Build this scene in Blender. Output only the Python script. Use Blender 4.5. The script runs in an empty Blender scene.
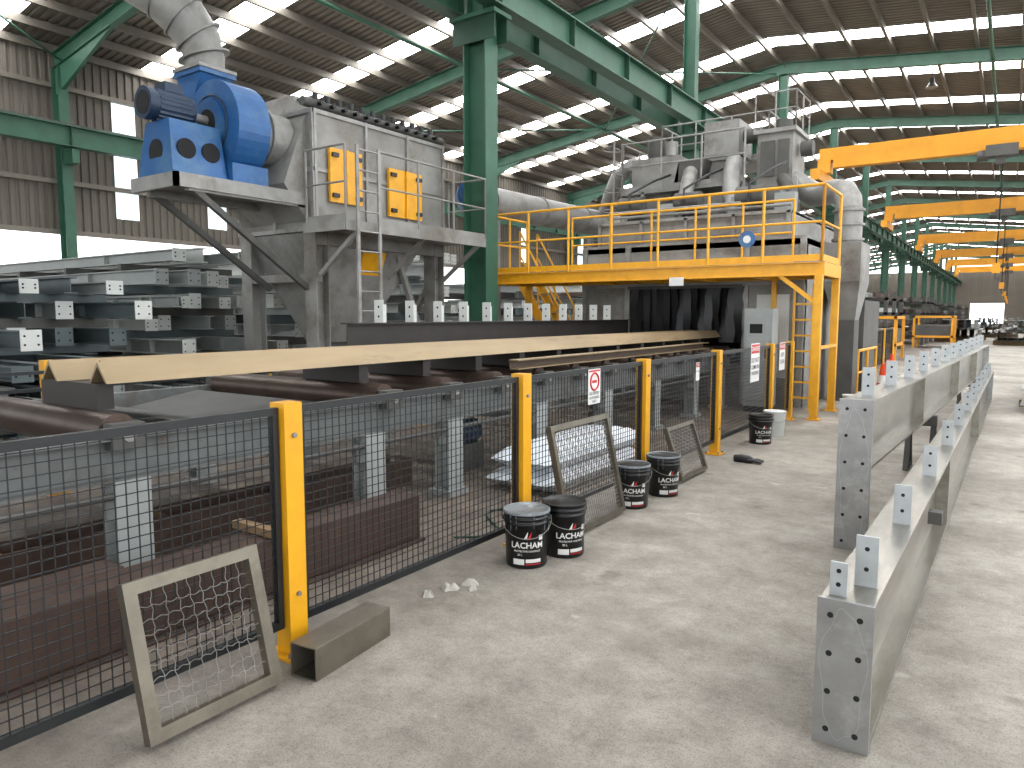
import bpy, math, random
from mathutils import Vector, Matrix
random.seed(7)
scene=bpy.context.scene
pi=math.pi
# ------------------------------------------------------------------ materials
MATS={}
def mat(name,col,rough=.6,metal=0.,var=.18,scale=5,bump=.08,bscale=60,col2=None,c2=(.55,.7),emit=0,stretch=(1,1,1)):
    if name in MATS: return MATS[name]
    m=bpy.data.materials.new(name); m.use_nodes=True; nt=m.node_tree; N=nt.nodes; L=nt.links
    b=N['Principled BSDF']; b.inputs['Roughness'].default_value=rough; b.inputs['Metallic'].default_value=metal
    tc=N.new('ShaderNodeTexCoord'); mp=N.new('ShaderNodeMapping'); mp.inputs['Scale'].default_value=stretch
    L.new(tc.outputs['Object'],mp.inputs[0])
    n=N.new('ShaderNodeTexNoise'); n.inputs['Scale'].default_value=scale; n.inputs['Detail'].default_value=6; n.inputs['Roughness'].default_value=.6
    L.new(mp.outputs[0],n.inputs['Vector'])
    r=N.new('ShaderNodeValToRGB'); e=r.color_ramp.elements
    e[0].position=.3; e[1].position=.7
    e[0].color=(*[max(0,c*(1-var)) for c in col],1); e[1].color=(*[min(1,c*(1+var)) for c in col],1)
    L.new(n.outputs[0],r.inputs[0]); out=r.outputs[0]
    if col2:
        n2=N.new('ShaderNodeTexNoise'); n2.inputs['Scale'].default_value=scale*.6; n2.inputs['Detail'].default_value=8; n2.inputs['Roughness'].default_value=.7
        mp2=N.new('ShaderNodeMapping'); mp2.inputs['Location'].default_value=(3.1,7.7,1.3); mp2.inputs['Scale'].default_value=stretch
        L.new(tc.outputs['Object'],mp2.inputs[0]); L.new(mp2.outputs[0],n2.inputs['Vector'])
        r2=N.new('ShaderNodeValToRGB'); r2.color_ramp.elements[0].position=c2[0]; r2.color_ramp.elements[1].position=c2[1]
        L.new(n2.outputs[0],r2.inputs[0])
        mx=N.new('ShaderNodeMixRGB'); L.new(r2.outputs[0],mx.inputs[0]); L.new(out,mx.inputs[1]); mx.inputs[2].default_value=(*col2,1); out=mx.outputs[0]
    L.new(out,b.inputs['Base Color'])
    if emit:
        L.new(out,b.inputs['Emission Color']); b.inputs['Emission Strength'].default_value=emit
    if bump:
        n3=N.new('ShaderNodeTexNoise'); n3.inputs['Scale'].default_value=bscale; n3.inputs['Detail'].default_value=4
        L.new(tc.outputs['Object'],n3.inputs['Vector'])
        bp=N.new('ShaderNodeBump'); bp.inputs['Strength'].default_value=bump; bp.inputs['Distance'].default_value=.02
        L.new(n3.outputs[0],bp.inputs['Height']); L.new(bp.outputs[0],b.inputs['Normal'])
    MATS[name]=m; return m
def s(r,g,b):
    f=lambda c:(c/255/12.92 if c/255<=.04045 else ((c/255+.055)/1.055)**2.4)
    return (f(r),f(g),f(b))
M_green=mat('green_paint',s(47,88,69),.5,0,.2,2,.02)
M_dgreen=mat('green_paint_dark',s(32,66,50),.55,0,.2,2,.02)
M_yel=mat('yellow_paint',s(220,158,22),.42,0,.1,6,.03,col2=s(170,120,24),c2=(.62,.8))
M_yelc=mat('crane_yellow',s(214,146,30),.5,0,.1,2,.0)
M_black=mat('black_paint',s(26,28,30),.4,0,.2,8,.02)
M_wire=mat('black_wire',s(34,36,38),.45,.2,.2,8,0)
M_steel=mat('mill_steel',s(146,143,134),.28,.8,.16,4,.03,col2=s(118,110,96),c2=(.5,.75),stretch=(3,.6,3))
M_tube=mat('raw_steel_brown',s(112,106,94),.4,.6,.16,6,.03,col2=s(86,79,68),c2=(.5,.75))
M_plate=mat('plate_steel',s(146,146,145),.36,.6,.16,7,.05,col2=s(178,177,174),c2=(.52,.72))
M_mark=mat('plate_marker',s(172,172,170),.5,.4,.1,7,0)
M_cleat=mat('cleat_steel',s(172,176,178),.4,.4,.12,9,.02)
M_gal=mat('galvanised',s(142,141,138),.5,.35,.2,3,.04,col2=s(104,97,87),c2=(.5,.72))
M_grey=mat('grey_machine_paint',s(134,133,129),.6,.1,.25,1.6,.05,col2=s(92,83,72),c2=(.48,.72))
M_dgrey=mat('dark_grey_machine',s(80,79,76),.6,.2,.25,2,.05)
M_primer=mat('grey_primer',s(148,152,150),.6,0,.12,2,.03)
M_primerd=mat('blue_grey_primer',s(80,90,92),.55,0,.12,2,.03)
M_white=mat('white_primer',s(196,198,194),.6,0,.06,3,.02)
M_rust=mat('rusty_steel',s(70,53,45),.7,.2,.25,6,.08,col2=s(48,40,36))
M_roller=mat('roller_steel',s(88,74,66),.38,.6,.2,5,.03,col2=s(64,48,42))
M_conv=mat('conveyor_frame',s(104,107,106),.5,.3,.2,4,.04,col2=s(84,70,58))
M_angle=mat('angle_steel',s(142,124,95),.48,.35,.14,3,.04,col2=s(112,94,70),stretch=(2,.3,2))
M_angled=mat('angle_steel_dark',s(84,70,58),.5,.4,.14,3,.04)
M_dbeam=mat('dark_beam_steel',s(50,46,44),.5,.3,.14,3,.04)
M_blue=mat('blue_paint',s(34,86,140),.42,.0,.2,3,.03,col2=s(70,110,144),c2=(.5,.7))
M_blued=mat('blue_motor',s(36,54,76),.45,.2,.15,6,.02)
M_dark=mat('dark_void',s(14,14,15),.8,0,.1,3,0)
M_rubber=mat('black_rubber',s(20,20,23),.45,0,.3,3,.05)
M_timber=mat('timber',s(126,102,72),.8,0,.2,8,.1)
M_bucket=mat('black_plastic',s(13,14,16),.32,0,.2,10,.01)
M_lid=mat('bucket_lid_grey',s(110,116,120),.5,0,.3,10,.02,col2=s(180,184,186))
M_wtext=mat('white_print',s(214,214,211),.6,0,.02,3,0)
M_red=mat('red_print',s(185,32,36),.5,0,.05,3,0)
M_pol=mat('white_foam',s(210,216,222),.6,0,.05,3,.3,9)
M_orange=mat('orange_plastic',s(220,70,26),.5,0,.05,3,0)
M_bluep=mat('blue_plastic',s(40,140,190),.4,0,.05,3,0)
M_tree=mat('foliage',s(118,130,98),.9,0,.3,3,.5,8)
M_out=mat('outside_ground',s(190,180,165),.9,0,.1,.3,0)
M_cloth=mat('cloth_scrap',s(170,166,158),.9,0,.2,12,.2)

def floor_mat():
    m=bpy.data.materials.new('concrete_floor'); m.use_nodes=True; nt=m.node_tree;N=nt.nodes;L=nt.links
    b=N['Principled BSDF']; b.inputs['Roughness'].default_value=.7
    g=N.new('ShaderNodeTexCoord')
    def noise(sc,det=8,ro=.65,st=None,loc=None):
        n=N.new('ShaderNodeTexNoise'); n.inputs['Scale'].default_value=sc;n.inputs['Detail'].default_value=det;n.inputs['Roughness'].default_value=ro
        if st or loc:
            mp=N.new('ShaderNodeMapping'); mp.inputs['Scale'].default_value=st or (1,1,1); mp.inputs['Location'].default_value=loc or (0,0,0); L.new(g.outputs['Object'],mp.inputs[0]); L.new(mp.outputs[0],n.inputs['Vector'])
        else: L.new(g.outputs['Object'],n.inputs['Vector'])
        return n
    def ramp(src,a,ca,c,cc):
        r=N.new('ShaderNodeValToRGB'); r.color_ramp.elements[0].position=a; r.color_ramp.elements[0].color=(*ca,1)
        r.color_ramp.elements[1].position=c; r.color_ramp.elements[1].color=(*cc,1); L.new(src,r.inputs[0]); return r
    def mul(a,c,f):
        mx=N.new('ShaderNodeMixRGB'); mx.blend_type='MULTIPLY'; mx.inputs[0].default_value=f; L.new(a.outputs[0],mx.inputs[1]); L.new(c.outputs[0],mx.inputs[2]); return mx
    def over(a,fac,c):
        mx=N.new('ShaderNodeMixRGB'); L.new(fac.outputs[0],mx.inputs[0]); L.new(a.outputs[0],mx.inputs[1]); mx.inputs[2].default_value=(*c,1); return mx
    n1=noise(.7,10,.6); n2=noise(5,12,.72); n3=noise(110,4,.65); n7=noise(30,6,.7)
    base=ramp(n1.outputs[0],.36,s(136,130,120),.64,s(171,165,155))
    a=mul(base,ramp(n2.outputs[0],.36,(.66,.65,.64),.6,(1.06,1.06,1.06)),.8)
    a=mul(a,ramp(n7.outputs[0],.36,(.7,.7,.7),.54,(1.04,1.04,1.04)),.5)
    a=mul(a,ramp(n3.outputs[0],.38,(.5,.5,.5),.5,(1.02,1.02,1.02)),.65)
    a=over(a,ramp(noise(.75,8,.6).outputs[0],.52,(0,0,0),.7,(.7,.7,.7)),s(102,95,86))
    a=over(a,ramp(noise(1.1,8,.7,(3,.35,1),(5,2,0)).outputs[0],.6,(0,0,0),.75,(.45,.45,.45)),s(92,86,79))
    a=over(a,ramp(noise(2.2,3,.45).outputs[0],.66,(0,0,0),.73,(.5,.5,.5)),s(78,72,66))
    a=over(a,ramp(noise(3.5,6,.6,None,(9,4,0)).outputs[0],.66,(0,0,0),.72,(.4,.4,.4)),s(196,192,184))
    sx=N.new('ShaderNodeSeparateXYZ'); L.new(g.outputs['Object'],sx.inputs[0])
    n5=noise(1.5,6,.6); ad=N.new('ShaderNodeMath'); ad.operation='MULTIPLY_ADD'; L.new(n5.outputs[0],ad.inputs[0]); ad.inputs[1].default_value=.9; L.new(sx.outputs[0],ad.inputs[2])
    mr=N.new('ShaderNodeMapRange'); L.new(ad.outputs[0],mr.inputs[0]); mr.inputs[1].default_value=-2.0; mr.inputs[2].default_value=-2.8; mr.inputs[3].default_value=0; mr.inputs[4].default_value=.88
    mrr=N.new('ShaderNodeMapRange'); L.new(sx.outputs[0],mrr.inputs[0]); mrr.inputs[1].default_value=-9; mrr.inputs[2].default_value=-8; mrr.inputs[3].default_value=.25; mrr.inputs[4].default_value=1
    mm=N.new('ShaderNodeMath'); mm.operation='MULTIPLY'; L.new(mr.outputs[0],mm.inputs[0]); L.new(mrr.outputs[0],mm.inputs[1])
    dirt=ramp(noise(2.5,9,.7).outputs[0],.35,s(62,52,45),.7,s(124,111,98))
    mx4=N.new('ShaderNodeMixRGB'); L.new(mm.outputs[0],mx4.inputs[0]); L.new(a.outputs[0],mx4.inputs[1]); L.new(dirt.outputs[0],mx4.inputs[2])
    L.new(mx4.outputs[0],b.inputs['Base Color'])
    bp=N.new('ShaderNodeBump'); bp.inputs['Strength'].default_value=.3; bp.inputs['Distance'].default_value=.01; L.new(n3.outputs[0],bp.inputs['Height']); L.new(bp.outputs[0],b.inputs['Normal'])
    return m
M_floor=floor_mat()
M_roof=mat('roof_sheet',s(120,112,102),.55,.3,.12,.6,0)
M_wall=mat('wall_sheet',s(100,94,85),.6,.2,.12,.6,0)
M_sky=mat('skylight_sheet',(.97,.985,1),.5,0,.04,1,0,emit=7.5)
M_skyw=mat('wall_translucent_sheet',(.8,.92,.95),.5,0,.06,1,0,emit=.6)

# ------------------------------------------------------------------ builder
class B:
    def __init__(s_,name): s_.name=name; s_.v=[];s_.f=[];s_.m=[];s_.sm=[];s_.mats=[]
    def mi(s_,m):
        if m not in s_.mats: s_.mats.append(m)
        return s_.mats.index(m)
    def add(s_,vs,fs,m,smooth=False):
        o=len(s_.v); s_.v+= [tuple(v) for v in vs]; k=s_.mi(m)
        for f in fs: s_.f.append([i+o for i in f]); s_.m.append(k); s_.sm.append(smooth)
    def hexa(s_,p,m):
        s_.add(p,[(0,3,2,1),(4,5,6,7),(0,1,5,4),(1,2,6,5),(2,3,7,6),(3,0,4,7)],m)
    def bx(s_,x0,x1,y0,y1,z0,z1,m):
        s_.hexa([(x0,y0,z0),(x1,y0,z0),(x1,y1,z0),(x0,y1,z0),(x0,y0,z1),(x1,y0,z1),(x1,y1,z1),(x0,y1,z1)],m)
    def frust(s_,b,t,m):
        s_.hexa([(b[0],b[2],b[4]),(b[1],b[2],b[4]),(b[1],b[3],b[4]),(b[0],b[3],b[4]),(t[0],t[2],t[4]),(t[1],t[2],t[4]),(t[1],t[3],t[4]),(t[0],t[3],t[4])],m)
    def fr(s_,p1,p2,up=(0,0,1)):
        p1=Vector(p1);p2=Vector(p2);d=(p2-p1).normalized();up=Vector(up)
        if abs(d.dot(up))>.99: up=Vector((0,1,0))
        sd=d.cross(up).normalized(); u=sd.cross(d).normalized(); return p1,p2,d,sd,u
    def bar(s_,p1,p2,w,h,m,up=(0,0,1),ou=0,os=0):
        p1,p2,d,sd,u=s_.fr(p1,p2,up); off=u*ou+sd*os; p1=p1+off;p2=p2+off
        a=sd*w/2; b=u*h/2
        s_.hexa([p1-a-b,p1+a-b,p2+a-b,p2-a-b,p1-a+b,p1+a+b,p2+a+b,p2-a+b],m)
    def ibeam(s_,p1,p2,w,h,m,tf=.016,tw=.012,up=(0,0,1)):
        s_.bar(p1,p2,w,tf,m,up,ou=h/2-tf/2); s_.bar(p1,p2,w,tf,m,up,ou=-h/2+tf/2); s_.bar(p1,p2,tw,h-2*tf,m,up)
    def cyl(s_,p1,p2,r1,m,r2=None,n=16,cap=True,capm=None):
        if r2 is None:r2=r1
        p1,p2,d,sd,u=s_.fr(p1,p2); vs=[]
        for p,r in((p1,r1),(p2,r2)):
            for i in range(n):
                a=2*pi*i/n; vs.append(p+sd*math.cos(a)*r+u*math.sin(a)*r)
        s_.add(vs,[(i,(i+1)%n,n+(i+1)%n,n+i) for i in range(n)],m,True)
        if cap:
            s_.add(vs[:n],[list(range(n))[::-1]],capm or m); s_.add(vs[n:],[list(range(n))],capm or m)
    def sweep(s_,pts,r,m,n=6,closed=False):
        pts=[Vector(p) for p in pts]; k=len(pts); vs=[]; prev=None
        for i,p in enumerate(pts):
            if closed: t=pts[(i+1)%k]-pts[i-1]
            else: t=pts[min(i+1,k-1)]-pts[max(i-1,0)]
            t.normalize()
            if prev is None:
                up=Vector((0,0,1)) if abs(t.z)<.9 else Vector((0,1,0)); sd=t.cross(up).normalized()
            else: sd=(prev-t*prev.dot(t)).normalized()
            prev=sd; u=sd.cross(t); rr=r[i] if isinstance(r,(list,tuple)) else r
            for j in range(n): a=2*pi*j/n; vs.append(p+sd*math.cos(a)*rr+u*math.sin(a)*rr)
        fs=[]
        for i in range(k if closed else k-1):
            for j in range(n): a=i*n; b=((i+1)%k)*n; fs.append((a+j,a+(j+1)%n,b+(j+1)%n,b+j))
        s_.add(vs,fs,m,True)
        if not closed: s_.add(vs[:n],[list(range(n))[::-1]],m); s_.add(vs[-n:],[list(range(n))],m)
    def extr(s_,poly,vec,m,smooth=False):
        n=len(poly); v=Vector(vec); vs=[Vector(p) for p in poly]; vt=[p+v for p in vs]
        s_.add(vs+vt,[(i,(i+1)%n,n+(i+1)%n,n+i) for i in range(n)],m,smooth); s_.add(vs,[list(range(n))[::-1]],m); s_.add(vt,[list(range(n))],m)
    def done(s_,bevel=0,loc=None,rz=0):
        xs=[v[0] for v in s_.v];ys=[v[1] for v in s_.v];zs=[v[2] for v in s_.v]
        o=Vector(((min(xs)+max(xs))/2,(min(ys)+max(ys))/2,min(zs))) if loc is None else Vector((0,0,0))
        me=bpy.data.meshes.new(s_.name); me.from_pydata([tuple(Vector(v)-o) for v in s_.v],[],s_.f)
        for m in s_.mats: me.materials.append(m)
        me.polygons.foreach_set('material_index',s_.m); me.polygons.foreach_set('use_smooth',s_.sm); me.update()
        ob=bpy.data.objects.new(s_.name,me); scene.collection.objects.link(ob)
        ob.location=o if loc is None else loc; ob.rotation_euler[2]=rz
        if bevel:
            md=ob.modifiers.new('bevel','BEVEL'); md.width=bevel; md.segments=2; md.limit_method='ANGLE'
        return ob
def dup(ob,loc,rz=0,name=None):
    o=bpy.data.objects.new(name or ob.name.split('.')[0],ob.data); scene.collection.objects.link(o); o.location=loc; o.rotation_euler[2]=rz; return o
_tc={}
def text(st,size):
    key=(st,size)
    if key in _tc: return _tc[key]
    cu=bpy.data.curves.new('t','FONT'); cu.body=st; cu.size=size; cu.align_x='CENTER'; cu.align_y='CENTER'; cu.resolution_u=2; cu.offset=size*.02
    ob=bpy.data.objects.new('t',cu); scene.collection.objects.link(ob); dg=bpy.context.evaluated_depsgraph_get(); dg.update()
    me=ob.evaluated_get(dg).to_mesh(); vs=[v.co.copy() for v in me.vertices]; fs=[tuple(p.vertices) for p in me.polygons]
    ob.evaluated_get(dg).to_mesh_clear(); bpy.data.objects.remove(ob); _tc[key]=(vs,fs); return vs,fs

# ------------------------------------------------------------------ camera
cam=bpy.data.cameras.new('camera'); co=bpy.data.objects.new('camera',cam); scene.collection.objects.link(co)
cam.sensor_width=36; cam.lens=25.3; co.location=(0,0,1.6); co.rotation_euler=(math.radians(84.5),0,math.radians(34.6)); scene.camera=co; cam.clip_end=600

# ------------------------------------------------------------------ shell
EX,RX,WX=9.0,-8.0,-24.0
EZL,RZ,EZR=9.6,11.9,9.9
Y0,Y1=-14.5,151.9
def roofz(x): return EZL+(RZ-EZL)*(x-WX)/(RX-WX) if x<RX else RZ+(EZR-RZ)*(x-RX)/(EX-RX)
b=B('floor'); b.bx(WX-.2,EX+12,Y0-10,Y1+.4,-.3,0,M_floor); b.done(loc=(0,0,0))
b=B('ground_outside'); b.bx(-140,WX-.2,-80,260,-.5,-.15,M_out); b.done()
FR=[.5+10.1*k for k in range(-1,15)]
sky=[]
y=3.2
while y<Y1-2: sky.append((y,y+1.0)); y+=5.05
def insky(y): return any(a<=y<c for a,c in sky)
roof=B('ceiling'); sk=B('window_skylights')
y=Y0; pit=.25
while y<Y1:
    k=insky(y+pit*.5); tgt=sk if k else roof; m=M_sky if k else M_roof
    prof=[(y,0),(y+.12,0),(y+.15,.05),(y+.22,.05),(y+.25,0)]
    for xa,xb in((WX-.6,RX),(RX,EX+.8)):
        vs=[]
        for yy,h in prof: vs+=[(xa,yy,roofz(xa)+h),(xb,yy,roofz(xb)+h)]
        tgt.add(vs,[(2*i,2*i+1,2*i+3,2*i+2) for i in range(4)],m)
    y+=pit
roof.done(loc=(0,0,0)); sk.done(loc=(0,0,0))
M_purl=mat('purlin_galv',s(112,106,97),.5,.3,.1,1,0)
b=B('trim_purlins')
nL=13
for i in range(nL+1):
    x=WX+.1+(RX-WX-.3)*i/nL; z=roofz(x)-.13; b.bx(x-.05,x+.05,Y0,Y1,z-.12,z+.1,M_purl)
for i in range(1,14):
    x=RX+(EX-RX)*i/13; z=roofz(x)-.13; b.bx(x-.05,x+.05,Y0,Y1,z-.12,z+.1,M_purl)
b.done()
for y in FR:
    b=B('roof_rafter')
    b.ibeam((WX+.1,y,roofz(WX)-.5),(RX,y,RZ-.5),.22,.44,M_green,.02,.014)
    b.ibeam((RX,y,RZ-.5),(EX-.1,y,roofz(EX)-.5),.22,.44,M_green,.02,.014)
    b.extr([(WX+.2,y-.05,roofz(WX)-.72),(WX+.2,y-.05,roofz(WX)-1.5),(WX+3.6,y-.05,roofz(WX+3.6)-.72)],(0,.1,0),M_green)
    b.done()
    b=B('wall_column')
    b.ibeam((WX+.35,y,0),(WX+.35,y,roofz(WX)-.7),.3,.4,M_green,.02,.014,up=(1,0,0))
    b.bx(WX+.5,WX+1.1,y-.1,y+.1,6.05,6.45,M_green); b.done()
    b=B('crane_column')
    X=RX
    b.ibeam((X,y,0),(X,y,6.75),.36,.50,M_green,.03,.02,up=(1,0,0))
    b.bx(X-.5,X+.5,y-.26,y+.26,6.75,6.82,M_green)
    for q in(-.3,.3):
        b.bx(X-.46,X+.46,y+q*.6-.012,y+q*.6+.012,6.35,6.75,M_dgreen)
    b.bx(X-.34,X+.34,y-.26,y+.26,0,.04,M_dgreen)
    b.ibeam((X,y,6.82),(X,y,RZ-.7),.3,.36,M_green,.02,.014,up=(1,0,0)); b.done()
for x,zz in((RX+.42,7.17),(RX-.42,7.17),(WX+1.0,6.8)):
    b=B('crane_runway_beam'); b.ibeam((x,Y0,zz),(x,Y1,zz),.3,.6,M_green,.03,.016)
    b.bx(x-.03,x+.03,Y0,Y1,zz+.30,zz+.38,M_dgrey)
    for k in range(int((Y1-Y0)/2.5)):
        yy=Y0+k*2.5; b.bx(x-.13,x+.13,yy,yy+.02,zz-.27,zz+.27,M_dgreen)
    b.done()
for y in FR:
    b=B('wall_column'); b.ibeam((EX-.3,y,0),(EX-.3,y,roofz(EX)-.7),.3,.4,M_green,.02,.014,up=(1,0,0)); b.done()
b=B('roof_bracing')
for x in(-16,-1,): b.cyl((x,Y0,roofz(x)-.62),(x,Y1,roofz(x)-.62),.06,M_green,n=8)
for k in range(1,6,2):
    a=FR[k];c=FR[k+1]
    for xa,xb in((-23.5,-16),(-16,-8.3)):
        b.cyl((xa,a,roofz(xa)-.6),(xb,c,roofz(xb)-.6),.03,M_green,n=6); b.cyl((xb,a,roofz(xb)-.6),(xa,c,roofz(xa)-.6),.03,M_green,n=6)
b.done()
wl=B('wall_left'); ws=B('window_1')
y=Y0
while y<Y1:
    k= ((y-12.05)%10.1)<.74 or ((y-15.4)%10.1)<.74
    pr=[(y,0),(y+.12,0),(y+.15,.05),(y+.22,.05),(y+.25,0)]
    def strip(t,m,za,zc):
        vs=[]
        for yy,h in pr: vs+=[(WX-h,yy,za),(WX-h,yy,zc)]
        t.add(vs,[(2*i,2*i+1,2*i+3,2*i+2) for i in range(4)],m)
    if k: strip(ws,M_skyw,4.7,8.5); strip(wl,M_wall,4.05,4.7); strip(wl,M_wall,8.5,9.7)
    else: strip(wl,M_wall,4.05,9.7)
    y+=.25
for z in(4.1,5.6,7.0,8.4): wl.bx(WX+.03,WX+.16,Y0,Y1,z-.07,z+.07,M_purl)
wl.done(); ws.done()
b=B('light_block_wall_right')  # unseen wall, added to block side light and darken the far hall
b.bx(EX,EX+.1,42,Y1,1.2,9.8,M_wall)
for z in(1.3,3.2,5.2,7.2,9.2): b.bx(EX-.12,EX,42,Y1,z-.07,z+.07,M_purl)
b.done()
b=B('wall_far')
b.bx(WX,EX,Y1,Y1+.2,5,9.3,M_wall); b.bx(WX,-6,Y1,Y1+.2,0,5,M_wall)
b.bx(-1,EX,Y1,Y1+.2,0,5,M_wall); b.bx(-6,-1,Y1,Y1+.2,3.6,5,M_wall)
for i in range(30): x=WX+i*1.1; b.bx(x,x+.06,Y1-.05,Y1,5,9.3,M_purl)
b.done()
for (x,y) in((-3,20),(-3,33),(-3,46)):
    b=B('high_bay_lamp'); z=roofz(x)-.1; b.cyl((x,y,z),(x,y,z-.5),.02,M_dgrey,n=6); b.cyl((x,y,z-.5),(x,y,z-.65),.09,M_dgrey,n=14); b.cyl((x,y,z-.65),(x,y,z-.85),.09,M_gal,r2=.22,n=20); b.done()

# ------------------------------------------------------------------ cranes
def crane(y,z=7.52,gd=.9):
    b=B('overhead_crane')
    b.bx(RX+.9,EX-.9,y-.25,y+.25,z+.8,z+.8+gd,M_yelc)
    b.frust((RX+.3,RX+.9,y-.25,y+.25,z+1.15),(RX+.3,RX+.9,y-.25,y+.25,z+.8+gd),M_yelc)
    b.bx(RX+.22,RX+.62,y-1.6,y+1.6,z+.12,z+.6,M_yelc); b.bx(RX+.25,RX+.8,y-.3,y+.3,z+.6,z+1.2,M_yelc)
    for q in(-1.3,1.3): b.cyl((RX+.34,y+q,z+.17),(RX+.5,y+q,z+.17),.13,M_dgrey)
    hx=-.6; z+=.65
    b.bx(hx-.6,hx+.5,y-1.0,y-.3,z-.2,z+.25,M_dgrey); b.cyl((hx-.9,y-.65,z-.1),(hx-.5,y-.65,z-.1),.22,M_dgrey)
    b.bx(hx-.25,hx+.1,y-.8,y-.5,z-.5,z-.2,M_dgrey)
    b.cyl((hx,y-.65,z-.5),(hx,y-.65,3.6),.025,M_dark,n=6); b.bx(hx-.14,hx+.14,y-.8,y-.5,3.3,3.7,M_yelc)
    b.sweep([(hx,y-.65,3.3),(hx,y-.65,3.1),(hx+.1,y-.65,3.0),(hx+.12,y-.65,3.12)],.03,M_dgrey)
    b.done()
for y in(36.5,58,80,100,118,137): crane(y)

# ------------------------------------------------------------------ safety fence
FX=-2.73
post=B('fence_post')
post.bx(-.05,.05,-.05,.05,0,1.2,M_yel); post.bx(-.09,.09,-.09,.09,0,.015,M_yel)
for z in(.3,1.05): post.cyl((-.06,0,z),(.062,0,z),.012,M_gal,n=8)
for a in(-1,1):
    for c in(-1,1): post.cyl((.07*a,.07*c,.01),(.07*a,.07*c,.035),.01,M_gal,n=6)
p0=post.done(bevel=.005,loc=(FX,.07,0))
PY=[.07,2.12,4.07,6.07,8.07,10.3]
for y in [-1.93]+PY[1:]+[11.42]: dup(p0,(FX,y,0))
def panel(xa,ya,xb,yb,z0=.14,z1=1.18):
    b=B('mesh_fence_panel'); A=Vector((xa,ya,0)); C=Vector((xb,yb,0)); d=(C-A); L=d.length; d.normalize()
    P=lambda t,z: A+d*t+Vector((0,0,z))
    w=.035
    for z in(z0+w/2,z1-w/2): b.bar(P(0,z),P(L,z),.03,w,M_black)
    for t in(w/2,L-w/2): b.bar(P(t,z0+w),P(t,z1-w),.03,w,M_black,up=(-d.y,d.x,0))
    n=int(L/.043)
    for i in range(1,n): t=L*i/n; b.bar(P(t,z0+.02),P(t,z1-.02),.004,.004,M_wire)
    n=int((z1-z0)/.043)
    for i in range(1,n): z=z0+(z1-z0)*i/n; b.bar(P(.02,z),P(L-.02,z),.004,.004,M_wire)
    return b.done()
ys=[-1.93]+PY+[11.42]
for a,c in zip(ys,ys[1:]): panel(FX,a+.055,FX,c-.055)
for k in range(3): 
    y=19.5+k*2; dup(p0,(FX-.3,y,0)); panel(FX-.3,y+.055,FX-.3,y+1.945)
dup(p0,(FX-.3,25.5,0))

def sign(y,z,w,h,lines,head=None,circle=False):
    b=B('warning_sign'); x=FX+.022
    b.bx(x,x+.003,y-w/2,y+w/2,z-h/2,z+h/2,M_wtext)
    def put(st,size,yy,zz,m,dx=.0012):
        vs,fs=text(st,size); b.add([(x+.003+dx,yy+v.x,zz+v.y) for v in vs],fs,m)
    if head:
        b.bx(x+.003,x+.0038,y-w*.46,y+w*.46,z+h*.24,z+h*.47,M_red); put(head,h*.17,y,z+h*.355,M_wtext,.0015)
    if circle:
        pts=[(x+.0045,y+w*.34*math.cos(a),z+h*.14+w*.34*math.sin(a)) for a in [2*pi*i/24 for i in range(24)]]
        b.sweep(pts,w*.045,M_red,4,closed=True); b.bx(x+.003,x+.004,y-w*.2,y+w*.2,z+h*.1,z+h*.18,M_red)
        b.bx(x+.003,x+.004,y-w*.46,y+w*.46,z+h*.42,z+h*.47,M_red)
    for l in lines: put(l[0],l[1],y,l[2]+z,M_black)
    return b.done()
sign(5.08,1.03,.2,.28,[('NO ENTRY',.034,-.055),('AUTHORISED',.027,-.09),('ONLY',.027,-.12)],circle=True)
sign(9.5,.98,.38,.5,[('DO NOT',.085,.03),('CLIMB ON',.075,-.06),('THIS FENCE',.06,-.14)],head='DANGER')
sign(7.4,1.0,.1,.19,[('CAUTION',.02,0.0)],head='STOP')
sign(10.85,1.0,.3,.4,[('KEEP',.08,.02),('CLEAR',.08,-.08)],head='DANGER')

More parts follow.
